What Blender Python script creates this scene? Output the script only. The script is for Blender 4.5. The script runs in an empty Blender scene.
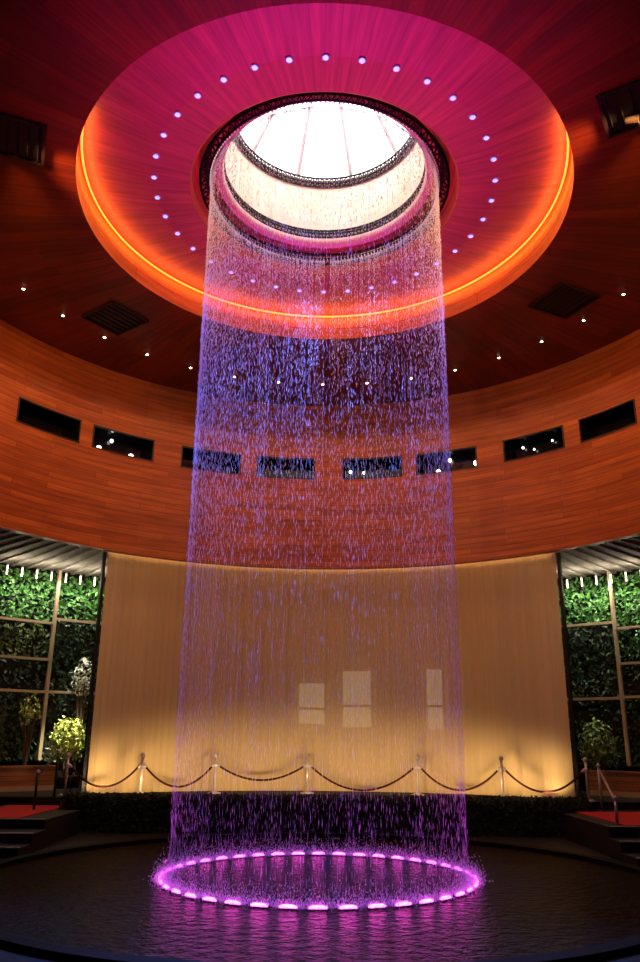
import bpy, math, random
from mathutils import Vector, Matrix
random.seed(7)
R_ = math.radians
PI = math.pi
sc = bpy.context.scene
COL = sc.collection

# ------------------------------------------------------------------ helpers
def pol(r, a, z=0.0):
    """azimuth in degrees, 0 = away from the viewer, positive = to the right"""
    return Vector((r * math.sin(R_(a)), r * math.cos(R_(a)), z))

class MB:
    def __init__(s): s.v = []; s.f = []; s.uv = {}
    def add(s, vs, fs, uvs=None):
        o = len(s.v); s.v += [tuple(v) for v in vs]
        for i, f in enumerate(fs):
            if uvs: s.uv[len(s.f)] = uvs[i]
            s.f.append(tuple(k + o for k in f))
        return s
    def box(s, c, d, rz=0.0, rx=0.0):
        c = Vector(c); m = Matrix.Rotation(rz, 3, 'Z') @ Matrix.Rotation(rx, 3, 'X')
        vs = [c + m @ Vector((x * d[0] / 2, y * d[1] / 2, z * d[2] / 2)) for x in (-1, 1) for y in (-1, 1) for z in (-1, 1)]
        return s.add(vs, [(0, 1, 3, 2), (4, 6, 7, 5), (0, 4, 5, 1), (2, 3, 7, 6), (0, 2, 6, 4), (1, 5, 7, 3)])
    def tube(s, pts, r, n=8, closed=False, cap=True):
        pts = [Vector(p) for p in pts]; N = len(pts); o = []
        rr = r if isinstance(r, (list, tuple)) else [r] * N
        vs = []
        for i, p in enumerate(pts):
            a = pts[(i - 1) % N] if (closed or i > 0) else p
            b = pts[(i + 1) % N] if (closed or i < N - 1) else p
            t = (b - a).normalized()
            u = t.cross(Vector((0, 0, 1)))
            if u.length < 1e-3: u = Vector((1, 0, 0))
            u.normalize(); w = u.cross(t)
            for k in range(n):
                q = 2 * PI * k / n
                vs.append(p + rr[i] * (math.cos(q) * u + math.sin(q) * w))
        fs = []
        for i in range(N if closed else N - 1):
            j = (i + 1) % N
            for k in range(n):
                l = (k + 1) % n
                fs.append((i * n + k, i * n + l, j * n + l, j * n + k))
        if cap and not closed:
            fs.append(tuple(range(n - 1, -1, -1))); fs.append(tuple((N - 1) * n + k for k in range(n)))
        return s.add(vs, fs)
    def turn(s, prof, c=(0, 0, 0), n=16):
        """lathe a small (r,z) profile around a local vertical axis"""
        c = Vector(c); vs = []; fs = []
        for r, z in prof:
            for k in range(n):
                q = 2 * PI * k / n
                vs.append(c + Vector((r * math.cos(q), r * math.sin(q), z)))
        for i in range(len(prof) - 1):
            for k in range(n):
                l = (k + 1) % n
                fs.append((i * n + k, i * n + l, (i + 1) * n + l, (i + 1) * n + k))
        fs.append(tuple(range(n - 1, -1, -1))); fs.append(tuple((len(prof) - 1) * n + k for k in range(n)))
        return s.add(vs, fs)
    def sweep(s, prof, a0, a1, n, closed_prof=False, skip=None, angs=None, rref=None):
        """sweep an (r,z) profile about the hall axis from azimuth a0 to a1; UV = (arc length, profile length)"""
        A = angs or [a0 + (a1 - a0) * i / n for i in range(n + 1)]
        P = list(prof) + ([prof[0]] if closed_prof else [])
        L = [0.0]
        for i in range(1, len(P)): L.append(L[-1] + math.hypot(P[i][0] - P[i - 1][0], P[i][1] - P[i - 1][1]))
        m = len(P); rr = rref or max(p[0] for p in P)
        vs = [pol(r, a, z) for a in A for r, z in P]; fs = []; uvs = []
        for i in range(len(A) - 1):
            for j in range(m - 1):
                if skip and skip(A[i], A[i + 1], P[j], P[j + 1]): continue
                fs.append((i * m + j, (i + 1) * m + j, (i + 1) * m + j + 1, i * m + j + 1))
                u0, u1 = R_(A[i]) * rr, R_(A[i + 1]) * rr
                uvs.append(((u0, L[j]), (u1, L[j]), (u1, L[j + 1]), (u0, L[j + 1])))
        return s.add(vs, fs, uvs)
    def prism(s, poly, z0, z1):
        n = len(poly)
        vs = [(x, y, z0) for x, y in poly] + [(x, y, z1) for x, y in poly]
        fs = [tuple(range(n - 1, -1, -1)), tuple(range(n, 2 * n))] + [(i, (i + 1) % n, n + (i + 1) % n, n + i) for i in range(n)]
        return s.add(vs, fs)
    def leaf(s, p, size, nrm, spread=0.8, asp=0.5):
        d = Vector((random.uniform(-1, 1), random.uniform(-1, 1), random.uniform(-1, 1)))
        nn = (Vector(nrm) + spread * d).normalized()
        t = nn.cross(Vector((random.uniform(-1, 1), random.uniform(-1, 1), random.uniform(-1, .3)))).normalized()
        b = nn.cross(t); L = size * random.uniform(.7, 1.3); w = L * asp; p = Vector(p)
        vs = [p, p + t * L * .5 + b * w * .5 + nn * .1 * L, p + t * L, p + t * L * .5 - b * w * .5 + nn * .1 * L]
        return s.add(vs, [(0, 1, 2), (0, 2, 3)])
    def build(s, name, mat, parent=None, smooth=False, loc=None):
        me = bpy.data.meshes.new(name); me.from_pydata(s.v, [], s.f); me.update()
        if s.uv:
            ul = me.uv_layers.new(name='UVMap')
            for p in me.polygons:
                u = s.uv.get(p.index)
                if u:
                    for k, li in enumerate(p.loop_indices): ul.data[li].uv = u[k]
        if smooth:
            for p in me.polygons: p.use_smooth = True
        me.materials.append(mat)
        o = bpy.data.objects.new(name, me); COL.objects.link(o)
        if parent is not None: o.parent = parent
        if loc is not None: o.location = loc
        return o

def tag(o, label=None, cat=None, group=None, kind=None):
    if label: o['label'] = label
    if cat: o['category'] = cat
    if group: o['group'] = group
    if kind: o['kind'] = kind
    return o
def struct(mb, name, mat, label=None, smooth=False):
    return tag(mb.build(name, mat, None, smooth), label, None, None, 'structure')
def thing(name, label, cat, loc=(0, 0, 0), rz=0.0, group=None):
    o = bpy.data.objects.new(name, None); COL.objects.link(o)
    o.empty_display_size = .2; o.location = loc; o.rotation_euler = (0, 0, rz)
    return tag(o, label, cat, group)
def dup(o, loc, rz, label):
    r = o.copy(); COL.objects.link(r); r.location = loc; r.rotation_euler = (0, 0, rz); r['label'] = label
    for ch in list(o.children):
        if ch.type == 'LIGHT': continue
        c = ch.copy(); COL.objects.link(c); c.parent = r
        for g in list(ch.children):
            d = g.copy(); COL.objects.link(d); d.parent = c
    return r
_ld = {}
def lamp(key, kind, loc, energy, color, target=None, size=R_(60), blend=.5, radius=.05, parent=None):
    if key not in _ld:
        L = bpy.data.lights.new(key, kind); L.energy = energy; L.color = color
        if kind == 'SPOT': L.spot_size = size; L.spot_blend = blend
        if kind in ('SPOT', 'POINT'): L.shadow_soft_size = radius
        _ld[key] = L
    o = bpy.data.objects.new(key, _ld[key]); COL.objects.link(o); o.location = loc
    if target is not None:
        o.rotation_euler = (Vector(target) - Vector(loc)).to_track_quat('-Z', 'Y').to_euler()
    return o
ONES = 'first second third fourth fifth sixth seventh eighth ninth tenth eleventh twelfth thirteenth fourteenth fifteenth sixteenth seventeenth eighteenth nineteenth'.split()
TENS = {2: ('twenty', 'twentieth'), 3: ('thirty', 'thirtieth'), 4: ('forty', 'fortieth')}
def nth(i):
    if i <= 19: return ONES[i - 1]
    t, u = divmod(i, 10)
    return TENS[t][1] if u == 0 else TENS[t][0] + '-' + ONES[u - 1]

# ------------------------------------------------------------------ materials
def mat(name):
    m = bpy.data.materials.new(name); m.use_nodes = True
    return m, m.node_tree.nodes, m.node_tree.links, m.node_tree.nodes['Principled BSDF']
def plain(name, c, rough=.5, metal=0.0, spec=.5, emit=None, es=0.0, coat=0.0, trans=0.0):
    m, n, l, b = mat(name)
    b.inputs['Base Color'].default_value = (*c, 1); b.inputs['Roughness'].default_value = rough
    b.inputs['Metallic'].default_value = metal; b.inputs['Specular IOR Level'].default_value = spec
    b.inputs['Coat Weight'].default_value = coat
    b.inputs['Transmission Weight'].default_value = trans
    if emit: b.inputs['Emission Color'].default_value = (*emit, 1); b.inputs['Emission Strength'].default_value = es
    return m
def noisy(name, c1, c2, scale=8, rough=.6, bump=0.0, spec=.3, stretch=(1, 1, 1)):
    m, n, l, b = mat(name)
    tc = n.new('ShaderNodeTexCoord'); mp = n.new('ShaderNodeMapping'); mp.inputs['Scale'].default_value = stretch
    t = n.new('ShaderNodeTexNoise'); t.inputs['Scale'].default_value = scale; t.inputs['Detail'].default_value = 4
    r = n.new('ShaderNodeValToRGB'); r.color_ramp.elements[0].color = (*c1, 1); r.color_ramp.elements[1].color = (*c2, 1)
    r.color_ramp.elements[0].position = .35; r.color_ramp.elements[1].position = .65
    l.new(tc.outputs['Object'], mp.inputs[0]); l.new(mp.outputs[0], t.inputs[0]); l.new(t.outputs[0], r.inputs[0]); l.new(r.outputs[0], b.inputs['Base Color'])
    b.inputs['Roughness'].default_value = rough; b.inputs['Specular IOR Level'].default_value = spec
    if bump:
        bp = n.new('ShaderNodeBump'); bp.inputs['Strength'].default_value = bump; l.new(t.outputs[0], bp.inputs['Height']); l.new(bp.outputs[0], b.inputs['Normal'])
    return m
def wood(name, c1, c2, plank_len, plank_w, radial=False, rough=.4, spec=.5, mort=(.03, .008, .003), coat=0.0):
    m, n, l, b = mat(name)
    uv = n.new('ShaderNodeUVMap'); uv.uv_map = 'UVMap'
    sep = n.new('ShaderNodeSeparateXYZ'); com = n.new('ShaderNodeCombineXYZ')
    l.new(uv.outputs[0], sep.inputs[0])
    l.new(sep.outputs['Y' if radial else 'X'], com.inputs['X']); l.new(sep.outputs['X' if radial else 'Y'], com.inputs['Y'])
    br = n.new('ShaderNodeTexBrick'); br.inputs['Scale'].default_value = 1
    br.inputs['Brick Width'].default_value = plank_len; br.inputs['Row Height'].default_value = plank_w
    br.inputs['Mortar Size'].default_value = .006; br.inputs['Mortar Smooth'].default_value = .3
    br.inputs['Color1'].default_value = (*c1, 1); br.inputs['Color2'].default_value = (*c2, 1); br.inputs['Mortar'].default_value = (*mort, 1)
    br.offset = .37; br.offset_frequency = 2; br.squash_frequency = 3; br.squash = 1.25
    l.new(com.outputs[0], br.inputs[0])
    mp = n.new('ShaderNodeMapping'); mp.inputs['Scale'].default_value = (.35, 5, 1); l.new(com.outputs[0], mp.inputs[0])
    nz = n.new('ShaderNodeTexNoise'); nz.inputs['Scale'].default_value = 2.2; nz.inputs['Detail'].default_value = 6; l.new(mp.outputs[0], nz.inputs[0])
    mr = n.new('ShaderNodeMapRange'); mr.inputs['From Min'].default_value = .3; mr.inputs['From Max'].default_value = .7
    mr.inputs['To Min'].default_value = .65; mr.inputs['To Max'].default_value = 1.25; l.new(nz.outputs[0], mr.inputs[0])
    mx = n.new('ShaderNodeMix'); mx.data_type = 'RGBA'; mx.blend_type = 'MULTIPLY'; mx.inputs['Factor'].default_value = 1
    l.new(br.outputs['Color'], mx.inputs['A']); l.new(mr.outputs[0], mx.inputs['B']); l.new(mx.outputs['Result'], b.inputs['Base Color'])
    b.inputs['Roughness'].default_value = rough; b.inputs['Specular IOR Level'].default_value = spec; b.inputs['Coat Weight'].default_value = coat
    return m
def foliage(name, c1, c2, rough=.45):
    m, n, l, b = mat(name)
    g = n.new('ShaderNodeNewGeometry'); r = n.new('ShaderNodeValToRGB')
    r.color_ramp.elements[0].color = (*c1, 1); r.color_ramp.elements[1].color = (*c2, 1)
    l.new(g.outputs['Random Per Island'], r.inputs[0]); l.new(r.outputs[0], b.inputs['Base Color'])
    b.inputs['Roughness'].default_value = rough; b.inputs['Specular IOR Level'].default_value = .6
    return m

M = {}
M['drum'] = wood('cherry_planks', (.48, .118, .019), (.32, .062, .010), 2.6, .15, rough=.45, mort=(.16, .028, .006))
M['ceil'] = wood('ceiling_planks', (.30, .036, .008), (.17, .018, .005), 2.2, .30, radial=True, rough=.42, spec=.6, mort=(.12, .014, .004))
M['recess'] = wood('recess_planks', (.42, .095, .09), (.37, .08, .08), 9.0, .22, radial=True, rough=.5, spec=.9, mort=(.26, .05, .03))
M['coveface'] = wood('cove_planks', (.5, .16, .05), (.42, .12, .035), 2.0, .3, rough=.5)
M['cream'] = noisy('cream_plaster', (.80, .66, .48), (.86, .76, .62), 1.5, .7)
M['black'] = plain('black_metal', (.012, .012, .013), .4, .3)
M['truss'] = plain('blackened_truss_steel', (.025, .025, .028), .4, .6)
M['chrome'] = plain('polished_chrome', (.50, .46, .50), .30, .5)
M['pinklip'] = plain('satin_rose_rim', (.55, .28, .30), .4)  # pink light on the rim put into its colour
M['floor'] = noisy('dark_stone_floor', (.012, .010, .010), (.022, .02, .02), 3, .6, spec=.15)
M['rim'] = plain('black_granite', (.005, .005, .005), .6, spec=.05)
M['dark'] = plain('dark_plaster', (.02, .014, .010), .8, spec=.1)
M['soffit'] = noisy('grey_soffit', (.30, .27, .23), (.42, .39, .34), 3, .8)
M['red'] = noisy('red_carpet', (.42, .015, .02), (.55, .03, .03), 30, .9)
M['step'] = plain('black_step_stone', (.015, .014, .016), .5, spec=.2)
M['nosing'] = plain('pale_step_nosing', (.5, .48, .5), .5)
M['rope'] = plain('burgundy_velvet_rope', (.03, .004, .005), .8, spec=.2)
M['planter'] = wood('planter_wood', (.30, .10, .035), (.22, .07, .025), 1.5, .12, rough=.5)
M['frame'] = plain('pale_timber_frame', (.42, .30, .20), .5)
M['winframe'] = plain('dark_window_frame', (.022, .010, .007), .5)
M['glass'] = plain('dark_window_glass', (.008, .009, .012), .06, spec=.5)
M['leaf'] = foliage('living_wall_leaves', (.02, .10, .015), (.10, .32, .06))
M['leafdark'] = foliage('dark_leaves', (.008, .03, .008), (.03, .09, .025))  # leaf green darkened, shade of the lower panels put into the colour
M['leafyel'] = foliage('yellow_green_leaves', (.20, .26, .04), (.55, .58, .16))
M['leafmid'] = foliage('mid_green_leaves', (.05, .10, .02), (.16, .24, .06))
M['leafwhite'] = foliage('white_blossoms', (.55, .55, .48), (.85, .85, .78))
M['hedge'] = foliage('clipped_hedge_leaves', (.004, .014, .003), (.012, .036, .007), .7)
M['stem'] = plain('brown_stem', (.07, .04, .02), .8)
M['soil'] = plain('dark_soil', (.015, .012, .008), .9)
M['pot'] = plain('dark_bronze_pot', (.06, .045, .035), .4, .3)
M['bluelens'] = plain('blue_white_lens', (.8, .9, 1), .3, emit=(.09, .20, 1), es=3)
M['warmlens'] = plain('warm_lens', (1, .9, .8), .3, emit=(1, .72, .5), es=22)
M['magenta'] = plain('magenta_lens', (1, .6, .9), .3, emit=(1, .07, .62), es=14)
M['cove'] = plain('amber_cove_strip', (1, .5, .2), .5, emit=(1, .26, .03), es=1.5)
M['sky'] = plain('lit_skylight_panel', (.9, .9, .88), .6, emit=(1, .97, .93), es=3.2)
M['mullion'] = plain('grey_skylight_mullion', (.42, .40, .38), .6)
M['washer'] = plain('warm_tube_lens', (1, .95, .8), .4, emit=(1, .90, .6), es=3)
M['strip'] = plain('warm_strip', (1, .8, .5), .5, emit=(1, .58, .24), es=7.5)
M['ghost'] = plain('lit_room_behind', (.9, .8, .6), .6, emit=(1, .80, .48), es=1.3)  # glow standing in for reflections on the curtain
M['spark'] = plain('small_white_lamp', (1, 1, 1), .4, emit=(1, .95, .85), es=5)

# sheer backlit curtain: woven fabric, diffuse both ways, a little see-through
m, n, l, b = mat('sheer_cream_curtain')
out = n['Material Output']
tc = n.new('ShaderNodeTexCoord'); mp = n.new('ShaderNodeMapping'); mp.inputs['Scale'].default_value = (3.2, 3.2, .03)
nz = n.new('ShaderNodeTexNoise'); nz.inputs['Scale'].default_value = 2.6; nz.inputs['Detail'].default_value = 5
rp = n.new('ShaderNodeValToRGB'); rp.color_ramp.elements[0].position = .3; rp.color_ramp.elements[1].position = .7
rp.color_ramp.elements[0].color = (.60, .46, .28, 1); rp.color_ramp.elements[1].color = (.68, .525, .32, 1)
df = n.new('ShaderNodeBsdfDiffuse'); tl = n.new('ShaderNodeBsdfTranslucent'); tr = n.new('ShaderNodeBsdfTransparent')
m1 = n.new('ShaderNodeMixShader'); m1.inputs[0].default_value = .25
m2 = n.new('ShaderNodeMixShader'); m2.inputs[0].default_value = .08
l.new(tc.outputs['Object'], mp.inputs[0]); l.new(mp.outputs[0], nz.inputs[0]); l.new(nz.outputs[0], rp.inputs[0])
l.new(rp.outputs[0], df.inputs[0]); l.new(rp.outputs[0], tl.inputs[0])
l.new(df.outputs[0], m1.inputs[1]); l.new(tl.outputs[0], m1.inputs[2]); l.new(m1.outputs[0], m2.inputs[1]); l.new(tr.outputs[0], m2.inputs[2])
l.new(m2.outputs[0], out.inputs[0]); M['curtain'] = m

# falling water: bright scattering droplets
m, n, l, b = mat('falling_water')
out = n['Material Output']
df = n.new('ShaderNodeBsdfDiffuse'); tl = n.new('ShaderNodeBsdfTranslucent'); df.inputs[0].default_value = tl.inputs[0].default_value = (.9, .92, .97, 1)
m1 = n.new('ShaderNodeMixShader'); m1.inputs[0].default_value = .62
l.new(df.outputs[0], m1.inputs[1]); l.new(tl.outputs[0], m1.inputs[2]); l.new(m1.outputs[0], out.inputs[0]); M['drops'] = m

# pool surface
m, n, l, b = mat('rippled_pool_water')
b.inputs['Base Color'].default_value = (.020, .012, .009, 1); b.inputs['Roughness'].default_value = .22; b.inputs['IOR'].default_value = 1.09
tc = n.new('ShaderNodeTexCoord'); nz = n.new('ShaderNodeTexNoise'); nz.inputs['Scale'].default_value = 7; nz.inputs['Detail'].default_value = 3
n2 = n.new('ShaderNodeTexNoise'); n2.inputs['Scale'].default_value = 24; n2.inputs['Detail'].default_value = 2
ad = n.new('ShaderNodeMath'); ad.operation = 'MULTIPLY_ADD'; ad.inputs[1].default_value = .35
bp = n.new('ShaderNodeBump'); bp.inputs['Strength'].default_value = .9; bp.inputs['Distance'].default_value = .14
l.new(tc.outputs['Object'], nz.inputs[0]); l.new(tc.outputs['Object'], n2.inputs[0])
l.new(n2.outputs[0], ad.inputs[0]); l.new(nz.outputs[0], ad.inputs[2]); l.new(ad.outputs[0], bp.inputs['Height']); l.new(bp.outputs[0], b.inputs['Normal'])
M['pool'] = m

# ------------------------------------------------------------------ dimensions of the hall (metres, fountain axis at the origin)
EYE = Vector((0, -12.66, 1.95))
ZC = 11.60; RLIP = 4.63; RD = 8.67; ZB = 6.61; ZS = 6.78; RO = 13.0; ZT = .66; RP = 5.0

# ------------------------------------------------------------------ setting: floor, pool, walls, ceilings
struct(MB().sweep([(RP + .22, 0), (20, 0)], 0, 360, 96), 'floor', M['floor'], 'dark stone floor around the pool')
struct(MB().sweep([(RP, -.4), (RP, .07), (RP + .22, .07), (RP + .22, -.05)], 0, 360, 128), 'trim_1', M['rim'], 'black stone rim of the round pool')
struct(MB().sweep([(0.0, 0), (1.2, 0), (2.4, 0), (3.6, 0), (RP, 0)], 0, 360, 96), 'pool_water', M['pool'], 'dark rippled water filling the round pool')
terrace = [(-10.5, 6.25), (10.5, 6.25)] + [tuple(pol(12.95, a)[:2]) for a in range(56, -62, -6)]
struct(MB().prism(terrace, -.02, ZT), 'floor_terrace', M['floor'], 'raised dark terrace behind the hedge')
struct(MB().prism([(5.25, 2.4), (10, 2.4), (10, 6.24), (6.25, 6.24), (6.25, 5.15), (5.25, 5.15)], -.02, .50), 'floor_landing', M['step'], 'dark landing above the steps on the right')
struct(MB().prism([(-10, 3.0), (-5.15, 3.0), (-5.15, 5.15), (-5.9, 5.15), (-5.9, 6.24), (-10, 6.24)], -.02, .48), 'floor_landing', M['step'], 'dark landing above the steps on the left')

# curved timber wall with eight window openings
WIN = [(-58.6, -46.6), (-44.3, -32.5), (-27.3, -15.7), (-12.7, -1.3), (3.9, 15.6), (18.2, 30.0), (35.0, 46.6), (49.5, 60.2)]
WZ0, WZ1 = 9.26, 9.89
angs = sorted(set([-90 + 2.5 * i for i in range(73)] + [a for w in WIN for a in w]))
def in_win(a0, a1, p, q):
    am = (a0 + a1) / 2; zm = (p[1] + q[1]) / 2
    return abs(p[0] - RD) < 1e-6 and abs(q[0] - RD) < 1e-6 and WZ0 < zm < WZ1 and any(w[0] < am < w[1] for w in WIN)
mb = MB().sweep([(RD + .22, ZS + .02), (RD + .22, ZB), (RD, ZB), (RD, WZ0), (RD, WZ1), (RD, ZC)], 0, 0, 0, skip=in_win, angs=angs, rref=RD)
for sx in (-1, 1):                                   # the straight flanks of the hall that run back past the viewer
    x = sx * RD
    mb.add([(x, 0, ZB), (x, -16, ZB), (x, -16, ZC), (x, 0, ZC)], [(0, 1, 2, 3)], [((0, 0), (16, 0), (16, 5.1), (0, 5.1))])
struct(mb, 'wall_drum', M['drum'], 'curved upper wall of orange cherry planks with dark slot windows')
mb = MB()
for a0, a1 in [(RO * 0 - 90, 90)]:
    mb.sweep([(RO, 0), (RO, ZS)], a0, a1, 48)
for sx in (-1, 1):
    mb.add([(sx * RO, 0, 0), (sx * RO, -16, 0), (sx * RO, -16, ZS), (sx * RO, 0, ZS)], [(0, 1, 2, 3)])
mb.add([(-RO, -16, 0), (RO, -16, 0), (RO, -16, ZC), (-RO, -16, ZC)], [(0, 1, 2, 3)])
struct(mb, 'wall_outer', M['dark'], 'dark outer wall of the ambulatory')
# outer flat ceiling (radial planks), its recess, the cove
mb = MB().sweep([(RLIP, ZC), (6.2, ZC), (RD + .02, ZC)], -90, 90, 72, rref=6.0)
mb.sweep([(RLIP, ZC), (6.2, ZC), (9, ZC), (22, ZC)], 90, 270, 72, rref=6.0)
struct(mb, 'ceiling', M['ceil'], 'dark red ceiling of radiating timber planks')
ZR0, ZR1, ZR2 = 12.30, 12.14, 12.03
ZR0, ZR1, ZR2 = 12.28, 12.12, 12.12
struct(MB().sweep([(RLIP, ZC), (RLIP + .02, 12.26), (4.61, 12.28)], 0, 360, 120), 'trim_2', M['coveface'], 'amber lit upstand around the ceiling recess', True)
struct(MB().sweep([(4.61, 12.28), (3.9, 12.19), (3.3, ZR1), (2.62, ZR2)], 0, 360, 120, rref=3.5), 'ceiling_recess', M['recess'], 'recessed round ceiling of radial planks lit pink and amber')
struct(MB().sweep([(2.62, ZR2), (2.58, 12.14), (2.56, 12.72), (2.10, 12.72)], 0, 360, 120), 'trim_3', M['coveface'], 'timber collar inside the round opening', True)
t = tag(MB().tube([pol(4.585, -116 + 232 * i / 120, 12.22) for i in range(121)], .022, 6).build('cove_light_strip', M['cove'], None, True),
        'glowing amber light strip around the edge of the ceiling recess', 'light strip')

for k in range(110):
    lamp('cove_lamp', 'POINT', pol(4.52, -115 + 230 * k / 109, 12.10), 2.0, (1, .21, .025), radius=.05)

# skylight shaft and cone
struct(MB().sweep([(2.12, 12.48), (2.02, 12.50), (1.98, 12.64), (2.10, 12.72)], 0, 360, 96, closed_prof=True), 'trim_5', M['pinklip'], 'rose coloured rim around the skylight shaft', True)
struct(MB().sweep([(2.07, 12.64), (2.03, 13.3), (1.99, 14.2)], 0, 360, 96), 'wall_shaft', M['cream'], 'cream wall of the skylight shaft', True)
skyl = struct(MB().sweep([(1.99, 14.2), (1.0, 15.62), (.06, 17.0)], 0, 360, 64), 'window_skylight', M['sky'], 'glowing white cone of the skylight', True)
for k in range(10):
    a = 18 + 36 * k
    MB().tube([pol(1.95, a, 14.22), pol(.05, a, 16.98)], .045, 6).build('mullion', M['mullion'], skyl)

# truss rings
def ring_truss(name, label, rings, nseg, pr, lr, nozz):
    t = thing(name, label, 'truss ring')
    for r, z in rings:
        MB().tube([pol(r, 360 * i / 96, z) for i in range(96)], pr, 6, closed=True).build('ring_pipe', M['truss'], t, True)
    lt = MB()
    for j in range(len(rings) - 1):
        (r0, z0), (r1, z1) = rings[j], rings[j + 1]
        for i in range(nseg):
            a, b2, c = 360 * i / nseg, 360 * (i + .5) / nseg, 360 * (i + 1) / nseg
            lt.tube([pol(r0, a, z0), pol(r1, b2, z1)], lr, 4); lt.tube([pol(r1, b2, z1), pol(r0, c, z0)], lr, 4)
    lt.build('lattice', M['truss'], t)
    if nozz:
        nz_ = MB(); r0, z0 = rings[0]
        for i in range(180):
            a = 2 * i
            nz_.tube([pol(nozz, a, z0 + .05), pol(nozz, a, z0 - .05)], [.018, .011], 5)
        o = nz_.build('nozzles', M['chrome'], t); o['kind'] = 'stuff'
    return t
ring_truss('sprinkler_ring', 'wide black lattice ring of water nozzles just inside the round opening', [(2.42, 12.28), (2.25, 12.30), (2.32, 12.46), (2.42, 12.28)], 72, .028, .014, 2.24)
ring_truss('truss_ring', 'dark lattice ring on the shaft wall right above the rose rim', [(2.03, 12.70), (1.99, 12.78), (2.01, 12.86)], 80, .022, .016, 0)
ring_truss('truss_ring', 'slim dark lattice ring high at the foot of the white skylight cone', [(1.96, 14.00), (1.90, 14.06), (1.95, 14.12), (1.90, 14.18)], 110, .022, .018, 0)

# ------------------------------------------------------------------ ceiling lights
first = None
for i in range(36):
    a = 180 + 10 * i                                  # clockwise in the photo, starting from the topmost
    a = 180 - 10 * i
    p = pol(3.28, a, ZR1)
    lab = 'small blue-white spotlight topmost in the ring on the recessed ceiling' if i == 0 else \
          f'small blue-white spotlight on the recessed ceiling, {nth(i)} clockwise after the topmost'
    if first is None:
        first = thing('ceiling_spotlight', lab, 'spotlight', p, 0, 'blue-white spotlights around the round opening')
        MB().turn([(.065, .03), (.07, -.015), (.055, -.025), (.045, -.015)], n=16).build('bezel', M['chrome'], first)
        MB().turn([(.042, -.01), (.044, -.028), (.025, -.04), (.01, -.043)], n=12).build('lens', M['bluelens'], first, True)
    else:
        dup(first, p, 0, lab)
    q = pol(3.26, a, ZR1 - .10)
    tg = pol(2.22, a, 8.8)
    lamp('blue_spot', 'SPOT', q, 680, (.06, .11, 1.0), tg, R_(29), .9, .05)
    if i in (15, 19): lamp('blue_spot_strong', 'SPOT', q, 14000, (.06, .24, 1.0), pol(2.2, a, 10.7), R_(34), .9, .05)
first = None
for i in range(36):
    a = -175 + 10 * i + 5
    p = pol(7.18, a, ZC)
    if abs(a) > 71:
        continue
    k = int(round((a + 70) / 10))
    lab = f'warm pinpoint downlight in the dark outer ceiling, {nth(k + 1)} from the left along the curve'
    if first is None:
        first = thing('ceiling_downlight', lab, 'downlight', p, 0, 'warm downlights around the outer ceiling')
        MB().turn([(.05, .02), (.055, -.010), (.04, -.015)], n=14).build('bezel', M['black'], first)
        MB().turn([(.030, -.008), (.032, -.02), (.012, -.026)], n=12).build('lens', M['warmlens'], first, True)
    else:
        dup(first, p, 0, lab)
    lamp('warm_down', 'SPOT', p + Vector((0, 0, -.06)), 80, (1, .50, .22), pol(8.3, a, ZB), R_(105), .8, .05)

# dark service hatches in the outer ceiling
for (x, y, az, w, d, lab) in [(-5.32, -2.15, -112, .95, 1.15, 'dark rectangular ceiling hatch at the upper left of the photo'),
                              (5.05, -3.0, 120, .95, 1.3, 'dark ceiling hatch holding stage lights at the upper right of the photo'),
                              (-5.0, 3.7, -53.5, 1.05, 1.1, 'dark ceiling hatch left of the water, beyond the amber cove'),
                              (5.5, 2.75, 63, 1.05, 1.1, 'dark ceiling hatch right of the water, beyond the amber cove')]:
    t = thing('ceiling_hatch', lab, 'ceiling hatch', (x, y, ZC), R_(-az), 'dark hatches in the outer ceiling')
    MB().box((0, 0, -.008), (w, d, .014)).build('panel', M['black'], t)
    f = MB()
    for sx in (-1, 1): f.box((sx * w / 2, 0, -.02), (.05, d + .05, .05))
    for sy in (-1, 1): f.box((0, sy * d / 2, -.02), (w, .05, .05))
    f.build('hatch_frame', M['winframe'], t)
    s_ = MB()
    for k in range(7): s_.box((0, -d / 2 + d * (k + .5) / 7, -.025), (w - .04, .02, .03), 0, .5)
    s_.build('louvers', M['black'], t)
    if 'stage' in lab:
        for k in range(2):
            c = Vector((-.2 + .0 * k, -.25 + .5 * k, -.10))
            g = MB().tube([c + Vector((0, -.10, .02)), c + Vector((0, .10, -.02))], [.06, .08], 10).build('stage_light', M['pot'], t)
for (x, y, tx, ty) in [(-5.3, -2.15, 4, 7.5), (5.0, -3.0, -4, 7.5), (-5.3, -2.15, -6.6, 5.5), (5.0, -3.0, 6.6, 5.5)]:
    lamp('hatch_flood', 'SPOT', (x, y, ZC - .22), 900, (1, .44, .14), (tx, ty, 8.4), R_(70), .9, .12)

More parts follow.
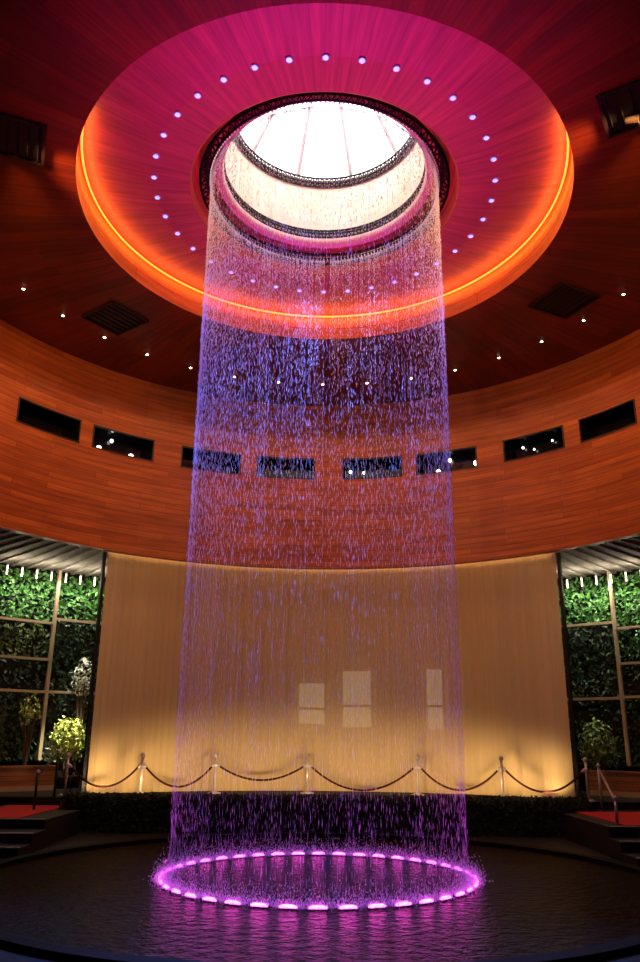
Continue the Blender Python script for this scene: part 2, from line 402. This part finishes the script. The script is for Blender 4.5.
# slot windows
for i, (a0, a1) in enumerate(WIN):
    am = (a0 + a1) / 2
    nm = f'window_{i + 1}'
    side = ['leftmost slot window of the curved timber wall', 'second slot window from the left in the timber wall', 'third slot window from the left, half behind the water', 'fourth slot window from the left, behind the water',
            'fifth slot window from the left, behind the water', 'sixth slot window from the left, across the water edge', 'seventh slot window from the left in the timber wall', 'rightmost slot window of the curved timber wall'][i]
    n_ = 6
    box = MB().sweep([(RD, WZ0), (RD + .5, WZ0), (RD + .5, WZ1), (RD, WZ1)], a0, a1, n_)
    for a in (a0, a1):
        box.add([pol(RD, a, WZ0), pol(RD + .5, a, WZ0), pol(RD + .5, a, WZ1), pol(RD, a, WZ1)], [(0, 1, 2, 3)])
    w = struct(box, nm, M['glass'], side)
    fr = MB()
    da = .35
    fr.sweep([(RD - .015, WZ0 - .01), (RD - .015, WZ0 + .025), (RD + .05, WZ0 + .025), (RD + .05, WZ0 - .01)], a0, a1, n_, True)
    fr.sweep([(RD - .015, WZ1 - .025), (RD - .015, WZ1 + .01), (RD + .05, WZ1 + .01), (RD + .05, WZ1 - .025)], a0, a1, n_, True)
    for a in (a0 + .15, a1 - .15):
        p = pol(RD + .02, a, (WZ0 + WZ1) / 2); fr.box(p, (.03, .07, WZ1 - WZ0), R_(-a))
    fr.build('window_frame', M['winframe'], w)
# little lamps glimpsed in the rooms behind the slot windows
def small_lamp(a, z, lab, s=.035):
    t = thing('room_lamp', lab, 'lamp', pol(RD + .40, a + .5, z), R_(-a), 'small lamps glimpsed through the slot windows')
    MB().turn([(s * .7, -s), (s, -s * .3), (s, s * .5), (s * .5, s)], n=10).build('bulb', M['spark'], t, True)
    MB().tube([(0, 0, s), (0, .12, s + .02)], .010, 6).build('bracket', M['black'], t)
for a, z, lab, s in [(-42.2, 9.44, 'white lamp low at the left in the second slot window', .065), (-40.0, 9.74, 'white lamp near the top of the second slot window', .045), (-36.3, 9.42, 'white lamp low at the right in the second slot window', .07),
                  (4.9, 9.62, 'dim lamp at upper left in the fifth slot window', .04), (5.3, 9.36, 'dim lamp at lower left in the fifth slot window', .04), (7.4, 9.58, 'small lamp by the middle left of the fifth slot window', .035),
                  (21.4, 9.42, 'bright lamp low at the left in the sixth slot window', .07), (23.6, 9.74, 'lamp at the top middle of the sixth slot window', .05), (28.4, 9.54, 'bright lamp at the right end of the sixth slot window', .065),
                  (37.2, 9.72, 'pinpoint lamp at upper left in the seventh slot window', .03), (38.8, 9.40, 'pinpoint lamp at lower left in the seventh slot window', .035), (39.2, 9.60, 'faint lamp at the middle left of the seventh slot window', .025), (42.6, 9.72, 'faint lamp at the top middle of the seventh slot window', .025)]:
    small_lamp(a, z, lab, s)

# ------------------------------------------------------------------ ambulatory: soffit, curtain, living walls
mb = MB().sweep([(RD + .22, ZS), (RO + .1, ZS)], -90, 90, 60)
for i in range(-40, 41):
    a = i * 2.0
    m_ = (RD + .35 + RO) / 2; L = RO - RD - .45
    mb.box(pol(m_, a, ZS - .03), (.09, L, .06), R_(-a))
struct(mb, 'ceiling_soffit', M['soffit'], 'grey ribbed soffit over the planted walls')
mb = MB()
A0, A1, n_ = -38.3, 41.9, 560
for i in range(n_ + 1):
    a = A0 + (A1 - A0) * i / n_
    r = 9.05 + 0.006 * math.sin(a * 5.3) + .004 * math.sin(a * 11.7 + 1.3 * math.sin(a * .9))
    mb.v += [tuple(pol(r, a, ZT + .02)), tuple(pol(r, a, ZS - .13))]
mb.f = [(2 * i, 2 * i + 2, 2 * i + 3, 2 * i + 1) for i in range(n_)]
tag(mb.build('sheer_curtain', M['curtain'], None, True), 'tall golden sheer curtain hung around the back of the hall', 'curtain')
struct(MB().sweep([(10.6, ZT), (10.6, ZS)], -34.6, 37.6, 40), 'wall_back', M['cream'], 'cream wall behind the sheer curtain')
for i, (a, z, w, h) in enumerate([(-1.3, 2.98, .80, 1.21), (5.9, 3.12, .88, 1.64), (18.2, 3.12, .52, 1.70)]):  # added glowing framed panels imitate window reflections on the curtain
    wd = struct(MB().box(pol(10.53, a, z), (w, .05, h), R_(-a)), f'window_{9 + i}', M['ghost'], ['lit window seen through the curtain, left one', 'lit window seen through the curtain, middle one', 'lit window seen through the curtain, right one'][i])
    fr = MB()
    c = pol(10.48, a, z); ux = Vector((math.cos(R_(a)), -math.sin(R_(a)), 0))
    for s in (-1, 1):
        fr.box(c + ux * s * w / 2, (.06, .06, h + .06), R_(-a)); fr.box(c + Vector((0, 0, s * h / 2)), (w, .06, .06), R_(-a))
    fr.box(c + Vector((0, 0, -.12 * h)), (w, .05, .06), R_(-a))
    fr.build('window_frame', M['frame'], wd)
for a, lab in ((-38.75, 'black pole at the left end of the curtain'), (42.35, 'black pole at the right end of the curtain')):
    t = thing('curtain_pole', lab, 'pole', pol(9.1, a, ZT), R_(-a))
    MB().box((0, 0, (ZS - .14 - ZT) / 2), (.08, .08, ZS - .14 - ZT)).build('shaft', M['black'], t)
    MB().box((0, 0, .03), (.14, .14, .06)).build('base_plate', M['black'], t)
first = None
for k in range(18):
    a = -37.0 + 76.2 * k / 17
    p = pol(max(6.55, 6.5 / math.cos(R_(a))), a, ZT)
    lab = f'low floor uplight at the foot of the curtain, {nth(k + 1)} from the left end'
    if first is None:
        first = thing('floor_uplight', lab, 'uplight', p, 0, 'uplights along the foot of the curtain')
        MB().turn([(.09, 0), (.09, .02), (.07, .025)], n=14).build('housing', M['black'], first)
        MB().turn([(.06, .022), (.055, .03), (.02, .034)], n=12).build('lens', M['warmlens'], first, True)
    else:
        dup(first, p, 0, lab)
    lamp('uplight', 'SPOT', p + Vector((0, 0, .06)), 135, (1, .66, .28), pol(9.15, a, 1.25), R_(74), 1, .10)
tag(MB().tube([pol(8.93, -38 + 79.5 * i / 60, ZS - .10) for i in range(61)], .018, 6).build('curtain_light_strip', M['strip'], None, True),
    'warm light strip tucked behind the timber wall above the curtain', 'light strip')

# living walls: framed panels of leaves
def living_wall(a_in, a_mul, a_out, sgn, colA, colB, words):
    fr = thing('garden_frame', f'pale timber lattice frame in front of the {words} planted wall', 'frame')
    def post(a, wd): MB().box(pol(12.52, a, (1.30 + ZS) / 2), (wd, .10, ZS - 1.30 - .14), R_(-a)).build('post', M['frame'], fr)
    post(a_mul, .09)
    for (b0, b1, rows) in ((a_mul, a_out, colA), (a_in, a_mul, colB)):
        lo, hi = min(b0, b1), max(b0, b1)
        for z in rows['bars']:
            MB().sweep([(12.48, z - .035), (12.48, z + .035), (12.56, z + .035), (12.56, z - .035)], lo, hi, 8, True).build('rail', M['frame'], fr)
        zs = [1.32] + sorted(rows['bars']) + [ZS - .15]
        for j in range(len(zs) - 1):
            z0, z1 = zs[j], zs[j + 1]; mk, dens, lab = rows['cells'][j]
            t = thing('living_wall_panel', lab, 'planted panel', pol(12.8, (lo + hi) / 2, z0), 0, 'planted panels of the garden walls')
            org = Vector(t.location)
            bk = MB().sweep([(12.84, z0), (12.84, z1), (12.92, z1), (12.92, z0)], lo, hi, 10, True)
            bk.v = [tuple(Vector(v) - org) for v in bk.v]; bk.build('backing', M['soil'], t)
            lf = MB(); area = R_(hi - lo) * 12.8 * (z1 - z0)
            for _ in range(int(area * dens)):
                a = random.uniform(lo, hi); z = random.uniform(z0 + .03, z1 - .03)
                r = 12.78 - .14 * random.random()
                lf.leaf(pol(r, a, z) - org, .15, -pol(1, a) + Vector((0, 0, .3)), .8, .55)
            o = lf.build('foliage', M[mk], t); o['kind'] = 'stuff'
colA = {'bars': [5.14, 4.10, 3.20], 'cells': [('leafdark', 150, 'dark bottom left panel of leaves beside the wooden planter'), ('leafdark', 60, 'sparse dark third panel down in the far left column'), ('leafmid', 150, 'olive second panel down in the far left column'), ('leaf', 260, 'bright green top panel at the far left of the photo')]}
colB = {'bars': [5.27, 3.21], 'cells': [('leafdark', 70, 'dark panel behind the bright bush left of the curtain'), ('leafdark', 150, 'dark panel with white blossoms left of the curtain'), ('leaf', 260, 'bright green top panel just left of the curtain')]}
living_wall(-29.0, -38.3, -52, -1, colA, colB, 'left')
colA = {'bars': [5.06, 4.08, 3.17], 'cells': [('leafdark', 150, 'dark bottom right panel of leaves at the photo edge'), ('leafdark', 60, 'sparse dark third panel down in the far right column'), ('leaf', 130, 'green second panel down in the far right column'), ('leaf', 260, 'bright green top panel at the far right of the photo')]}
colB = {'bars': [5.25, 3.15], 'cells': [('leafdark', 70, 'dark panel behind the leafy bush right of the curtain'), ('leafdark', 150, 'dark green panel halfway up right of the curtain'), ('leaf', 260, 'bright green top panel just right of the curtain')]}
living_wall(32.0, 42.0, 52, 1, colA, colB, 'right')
# wall washers on top of the planted walls
ws = [(-45.5 + 2.0 * k) for k in range(7)] + [(36.3 + 2.0 * k) for k in range(6)]
first = None
for k, a in enumerate(ws):
    left = k < 7
    j = k + 1 if left else k - 6
    lab = f'slim tube light on top of the {"left" if left else "right"} planted wall, {nth(j)} from the {"photo edge" if left else "curtain"}'
    p = pol(12.45, a, ZS - .14)
    if first is None:
        first = thing('tube_light', lab, 'wall light', p, R_(-a), 'tube lights over the planted walls')
        MB().tube([(0, 0, -.02), (0, 0, -.28)], .022, 8).build('tube', M['washer'], first, True)
        MB().turn([(.035, -.03), (.035, .0), (.02, .02)], n=10).build('cap', M['chrome'], first)
    else:
        dup(first, p, R_(-a), lab)
    lamp('washer', 'SPOT', pol(12.25, a, ZS - .22), 55, (1, .93, .70), pol(12.9, a, 4.6), R_(100), .9, .04)
    if k % 2 == 0: lamp('soffit_glow', 'POINT', pol(11.9, a, ZS - .45), 16, (1, .84, .66), None, radius=.06)

# bushes and blossoms before the planted walls
def bush(name, label, loc, w, h, mk, nleaf, size, stem_h, pot=True):
    t = thing(name, label, 'plant', loc)
    if pot: MB().turn([(.16, 0), (.22, .28), (.24, .30), (.20, .30)], n=18).build('pot', M['pot'], t, True)
    st = MB()
    for k in range(6):
        q = k * 1.05; st.tube([(0, 0, .25), (.12 * math.cos(q), .12 * math.sin(q), stem_h), (.35 * w * math.cos(q), .35 * w * math.sin(q), stem_h + .5 * h)], [.03, .02, .008], 5)
    st.build('stems', M['stem'], t)
    lf = MB()
    for _ in range(nleaf):
        while True:
            v = Vector((random.uniform(-1, 1), random.uniform(-1, 1), random.uniform(-1, 1)))
            if .35 < v.length < 1 and (math.sin(v.x * 5 + 1) + math.sin(v.z * 6)) * .2 + v.length < 1.05: break
        lf.leaf((v.x * w / 2, v.y * w / 2, stem_h + h / 2 + v.z * h / 2), size, v, .7, .5)
    o = lf.build('foliage', M[mk], t); o['kind'] = 'stuff'
    return t
bush('potted_bush', 'bright yellow-green bush lit beside the left end of the curtain', pol(11.68, -36.2, ZT), .98, 1.25, 'leafyel', 520, .16, .62)
bush('potted_bush', 'olive green bush beside the right end of the curtain', pol(11.86, 39.3, ZT), 1.0, 1.3, 'leafmid', 620, .14, .60)
bush('white_flowering_plant', 'tall plant of white blossoms in front of the dark left panel', pol(12.18, -34.1, ZT), .6, 1.2, 'leafwhite', 170, .13, 2.35)
bush('climbing_plant', 'small pale green leafy plant near the left lattice post', pol(12.05, -40.9, ZT), .6, .9, 'leafyel', 110, .13, 1.55)
lamp('bush_light', 'SPOT', pol(11.0, -36, 4.4), 1300, (1, .95, .6), pol(11.86, -36.2, 1.9), R_(40), .8, .05)  # added spots brighten the bushes and blossoms, no fixtures of their own
lamp('bush_light_soft', 'SPOT', pol(11.0, 39.2, 4.4), 90, (1, .9, .6), pol(11.86, 39.3, 1.9), R_(40), .8, .05)
lamp('blossom_light', 'SPOT', pol(11.4, -34.1, ZS - .4), 400, (1, .95, .85), pol(12.05, -34.1, 3.6), R_(34), .8, .05)
def planter(label, a0, a1, mk):
    t = thing('planter_box', label, 'planter')
    MB().sweep([(11.2, ZT), (11.2, 1.22), (11.3, 1.22), (11.3, ZT)], a0, a1, 10, True).build('front_board', M['planter'], t)
    MB().sweep([(11.14, 1.22), (11.14, 1.27), (11.36, 1.27), (11.36, 1.22)], a0, a1, 10, True).build('cap_rail', M['planter'], t)
    MB().sweep([(11.12, ZT), (11.12, ZT + .12), (11.2, ZT + .12), (11.2, ZT)], a0, a1, 10, True).build('plinth', M['frame'], t)
planter('long brown timber planter below the left planted wall', -54, -38.2, 0)
planter('long brown timber planter below the right planted wall', 39.0, 54, 0)
lamp('planter_light', 'SPOT', pol(9.6, -44, 4.5), 60, (1, .6, .3), pol(11.2, -44, 1.0), R_(70), .8, .05)
lamp('planter_light_dim', 'SPOT', pol(9.6, 44, 4.5), 22, (1, .45, .3), pol(11.2, 44, 1.0), R_(70), .8, .05)

# ------------------------------------------------------------------ stanchions and ropes
st_a = [-42.2, -31.2, -18.4, -2.1, 17.4, 32.1, 44.6]
wh = ['leftmost of the rope posts, beside the yellow-green bush', 'second rope post from the left, by the curtain edge', 'third rope post from the left, behind the falling water', 'fourth rope post from the left, before the middle of the curtain',
      'third rope post from the right, just inside the water edge', 'second rope post from the right, clear of the water', 'rightmost of the rope posts, beside the olive bush']
SP = [pol(8.3 if abs(a) < 40 else 8.85, a, ZT) for a in st_a]
first = None
for p, w in zip(SP, wh):
    lab = 'chrome ' + w
    if first is None:
        first = thing('rope_stanchion', lab, 'stanchion', p, 0, 'chrome rope posts along the curtain')
        MB().turn([(.17, 0), (.17, .02), (.10, .05), (.04, .07)], n=20).build('base', M['chrome'], first, True)
        MB().turn([(.032, .06), (.032, .86)], n=12).build('pole', M['chrome'], first, True)
        MB().turn([(.045, .63), (.055, .65), (.055, .71), (.045, .73)], n=12).build('collar', M['chrome'], first, True)
        MB().turn([(.03, .86), (.055, .88), (.058, .93), (.03, .965), (.005, .97)], n=12).build('finial', M['chrome'], first, True)
    else:
        dup(first, p, 0, lab)
sag = [.48, .50, .36, .58, .52, .50]
rl = ['leftmost swag of burgundy rope on the chrome posts', 'second swag of burgundy rope from the left, across the water edge', 'wide third swag of burgundy rope from the left', 'widest swag of burgundy rope, near the middle of the curtain',
      'second swag of burgundy rope from the right', 'rightmost swag of burgundy rope on the chrome posts']
for k in range(6):
    d = (SP[k + 1] - SP[k]).normalized()
    a = SP[k] + d * .06 + Vector((0, 0, .68)); b = SP[k + 1] - d * .06 + Vector((0, 0, .68))
    pts = []
    for i in range(25):
        t_ = i / 24; q = a.lerp(b, t_); q.z -= sag[k] * (1 - (2 * t_ - 1) ** 2); pts.append(q)
    t = thing('barrier_rope', rl[k], 'rope', (a + b) / 2 - Vector((0, 0, sag[k])), 0, 'burgundy ropes between the chrome posts')
    o = Vector(t.location)
    MB().tube([q - o for q in pts], .024, 8).build('velvet_cord', M['rope'], t, True)
    for e0, e1 in ((pts[0], pts[1]), (pts[-1], pts[-2])):
        dd = (e1 - e0).normalized()
        MB().tube([e0 - o - dd * .03, e0 - o + dd * .06], .034, 8).build('end_hook', M['chrome'], t, True)

# ------------------------------------------------------------------ hedge and small plants by the pool
hd = thing('clipped_hedge', 'long dark clipped hedge between the pool and the curtain', 'hedge', (.13, 5.72, 0))
core = MB().box((0, 0, .365), (11.55, .60, .71)); core.build('twig_core', M['soil'], hd)
lf = MB()
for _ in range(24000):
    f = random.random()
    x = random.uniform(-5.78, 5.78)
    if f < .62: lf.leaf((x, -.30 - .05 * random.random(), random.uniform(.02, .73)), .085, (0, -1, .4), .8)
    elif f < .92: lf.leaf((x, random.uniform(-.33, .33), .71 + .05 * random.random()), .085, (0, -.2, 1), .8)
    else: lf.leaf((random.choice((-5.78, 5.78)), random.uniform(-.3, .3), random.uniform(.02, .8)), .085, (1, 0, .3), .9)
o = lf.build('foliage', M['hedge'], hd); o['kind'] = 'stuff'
def tuft(label, loc, n_, h):
    t = thing('low_plant', label, 'plant', loc)
    MB().turn([(.10, 0), (.14, .10), (.11, .11)], n=12).build('pot', M['pot'], t)
    lf = MB()
    for k in range(n_):
        q = random.uniform(0, 2 * PI); rr = random.uniform(.05, .42)
        tip = Vector((rr * math.cos(q) * 1.5, rr * math.sin(q), h * random.uniform(.5, 1)))
        side = Vector((-math.sin(q), math.cos(q), 0)) * .03
        mid = tip * .55 + Vector((0, 0, .1))
        lf.add([Vector((0, 0, .09)), mid + side, tip, mid - side], [(0, 1, 2), (0, 2, 3)])
    o = lf.build('foliage', M['leafmid'], t); o['kind'] = 'stuff'
tuft('low leafy plant by the pool rim below the right steps', (5.15, .95, .0) if False else (5.62, .45, 0), 46, .34)
tuft('low leafy plant by the pool rim below the left steps', (-5.55, .85, 0), 40, .34)

# ------------------------------------------------------------------ steps, carpet, rails
def steps(sgn, x0, x1, rows, words):
    for k, (y0, y1, z) in enumerate(rows):
        lab = f'{["upper", "lower"][k]} black step of the {words} stairs with a pale edge'
        t = thing('stair_step', lab, 'step', ((x0 + x1) / 2, (y0 + y1) / 2, 0), 0, f'{words} steps down to the pool')
        w = abs(x1 - x0); d = y1 - y0
        MB().box((0, 0, z / 2), (w, d, z)).build('tread', M['step'], t)
        MB().box((0, -d / 2 + .02, z + .008), (w, .05, .016)).build('nosing', M['nosing'], t)
steps(-1, -5.10, -8.6, [(2.2, 2.995, .32), (1.6, 2.195, .16)], 'left')
steps(1, 5.22, 8.6, [(1.79, 2.395, .32), (1.1, 1.785, .15)], 'right')
tag(MB().box((-6.35, 4.55, .492), (1.3, 2.9, .024)).build('red_carpet', M['red']), 'red carpet on the landing above the left steps', 'carpet')
tag(MB().box((7.25, 3.95, .512), (3.3, 2.9, .024)).build('red_carpet', M['red']), 'red carpet on the landing above the right steps', 'carpet')
MB_n = MB().box((-6.9, 3.03, .488), (3.4, .05, .016)); tag(MB_n.build('landing_nosing', M['nosing']), 'pale edge strip of the left landing', 'edge strip')
MB_n = MB().box((6.95, 2.43, .508), (3.3, .05, .016)); tag(MB_n.build('landing_nosing', M['nosing']), 'pale edge strip of the right landing', 'edge strip')
lamp('carpet_light', 'SPOT', (-5.9, 3.2, 6.2), 45, (1, .8, .7), (-5.6, 3.4, .6), R_(40), .8, .05)
lamp('carpet_light', 'SPOT', (7.0, 3.0, 6.2), 120, (1, .8, .7), (6.6, 3.2, .5), R_(40), .8, .05)
def handrail(label, mk, posts, rail):
    t = thing('handrail', label, 'handrail', (posts[0][0], posts[0][1], posts[0][2]))
    o = Vector(t.location)
    for (x, y, z0, z1) in posts:
        MB().tube([Vector((x, y, z0)) - o, Vector((x, y, z1)) - o], .030, 8).build('post', M[mk], t, True)
        MB().turn([(.03, 0), (.05, .02), (.05, .06), (.01, .09)], Vector((x, y, z1)) - o, 10).build('finial', M['chrome'], t, True)
    MB().tube([Vector(p) - o for p in rail], .026, 8).build('rail', M[mk], t, True)
handrail('black sloping handrail behind the left end of the hedge', 'black', [(-6.12, 6.35, ZT, 1.62), (-6.05, 4.9, .5, 1.22)], [(-6.12, 6.35, 1.6), (-6.05, 4.9, 1.2)])
handrail('pale metal sloping handrail by the right end of the hedge', 'chrome', [(6.4, 6.0, .5, 1.42), (5.6, 2.9, .525, .92)], [(6.4, 6.0, 1.4), (5.6, 2.9, .9)])

# ------------------------------------------------------------------ fountain: ring of magenta lights, falling water, splash
first = None
for k in range(40):
    a = 9 * k
    p = pol(2.33, a, 0)
    lab = 'magenta pool ring light at the back, in front of the hedge middle' if k == 0 else f'magenta pool ring light, {nth(k)} clockwise after the one farthest back'
    if first is None:
        first = thing('pool_light', lab, 'pool light', p, R_(-a), 'magenta lights around the fountain ring')
        MB().box((0, 0, .008), (.24, .08, .016)).build('housing', M['black'], first)
        b_ = MB().tube([(-.11, 0, .024), (-.06, 0, .030), (.06, 0, .030), (.11, 0, .024)], [.010, .022, .022, .010], 8)
        b_.build('lens', M['magenta'], first, True)
    else:
        dup(first, p, R_(-a), lab)
    lamp('pool_spot', 'SPOT', pol(2.29, a, .08), 270, (1, .04, .52), pol(2.05, a, 6), R_(38), 1, .04)
    if 125 < a < 235: lamp('pool_wash', 'SPOT', pol(2.43, a, .10), 440, (1, .02, .60), pol(4.1, a, 12.2), R_(28), 1, .04)  # added spots that tint the near ceiling, beyond the ring lights' own beams

def drop(mb, p, w, L):
    x, y, z = p; o = len(mb.v)
    mb.v += [(x, y, z + L * .62), (x + w, y, z), (x - w * .5, y + w * .87, z), (x - w * .5, y - w * .87, z), (x, y, z - L * .38)]
    for i, j in ((1, 2), (2, 3), (3, 1)):
        mb.f.append((o, o + i, o + j)); mb.f.append((o + 4, o + j, o + i))
wt = MB(); random.seed(11)
# irregular strands around the ring
strands = [random.uniform(0, 360) for _ in range(1500)]
for k in range(74000):
    if k < 69500:
        a = random.choice(strands) + random.gauss(0, .10); fall = random.uniform(.03, 1) ** 3.5
    else:                                                  # the veil runs thicker over the sector towards the left front
        a = random.uniform(183, 264); fall = random.triangular(.12, .62, .3)
    z = 12.2 * (1 - fall)
    L = .022 + .10 * math.sqrt(fall) * random.uniform(.5, 1.5)
    r = 2.205 + random.gauss(0, .009 + .006 * fall)
    drop(wt, pol(r, a, max(z, L)), random.uniform(.0018, .0038) * (1.4 - .92 * fall), L)
o = wt.build('falling_water_curtain', M['drops'])
tag(o, 'round curtain of falling water drops, blue above and pink below', 'water', None, 'stuff')
sp = MB()
for _ in range(24000):  # splash droplets, added densely to give the halo around the ring lights
    a = random.uniform(0, 360); h = min(random.expovariate(18), .6)
    r = 2.30 + random.gauss(0, .065 + .05 * max(0, .2 - h))
    drop(sp, pol(r, a, .015 + h), random.uniform(.0018, .004), random.uniform(.012, .035))
o = sp.build('splash_spray', M['drops'])
tag(o, 'glowing pink spray where the water meets the ring of lights', 'spray', None, 'stuff')

# ------------------------------------------------------------------ world, camera, view
w = bpy.data.worlds.new('hall_air'); sc.world = w; w.use_nodes = True
w.node_tree.nodes['Background'].inputs[0].default_value = (.05, .03, .03, 1); w.node_tree.nodes['Background'].inputs[1].default_value = .1
cd = bpy.data.cameras.new('camera'); cam = bpy.data.objects.new('camera', cd); COL.objects.link(cam)
cam.location = EYE; cam.rotation_euler = (Matrix.Rotation(PI / 2 + .303, 3, 'X') @ Matrix.Rotation(.009, 3, 'Z')).to_euler()
cd.sensor_fit = 'VERTICAL'; cd.sensor_height = 36; cd.sensor_width = 36 * 640 / 962
cd.lens = 769.4 / 962 * 36; cd.shift_y = (500.1 - 481) / 962; cd.shift_x = -(321.7 - 320) / 962
cd.clip_end = 200
sc.camera = cam
sc.view_settings.view_transform = 'Standard'; sc.view_settings.look = 'None'; sc.view_settings.gamma = 1; sc.view_settings.use_curve_mapping = False
sc.view_settings.exposure = 0.0
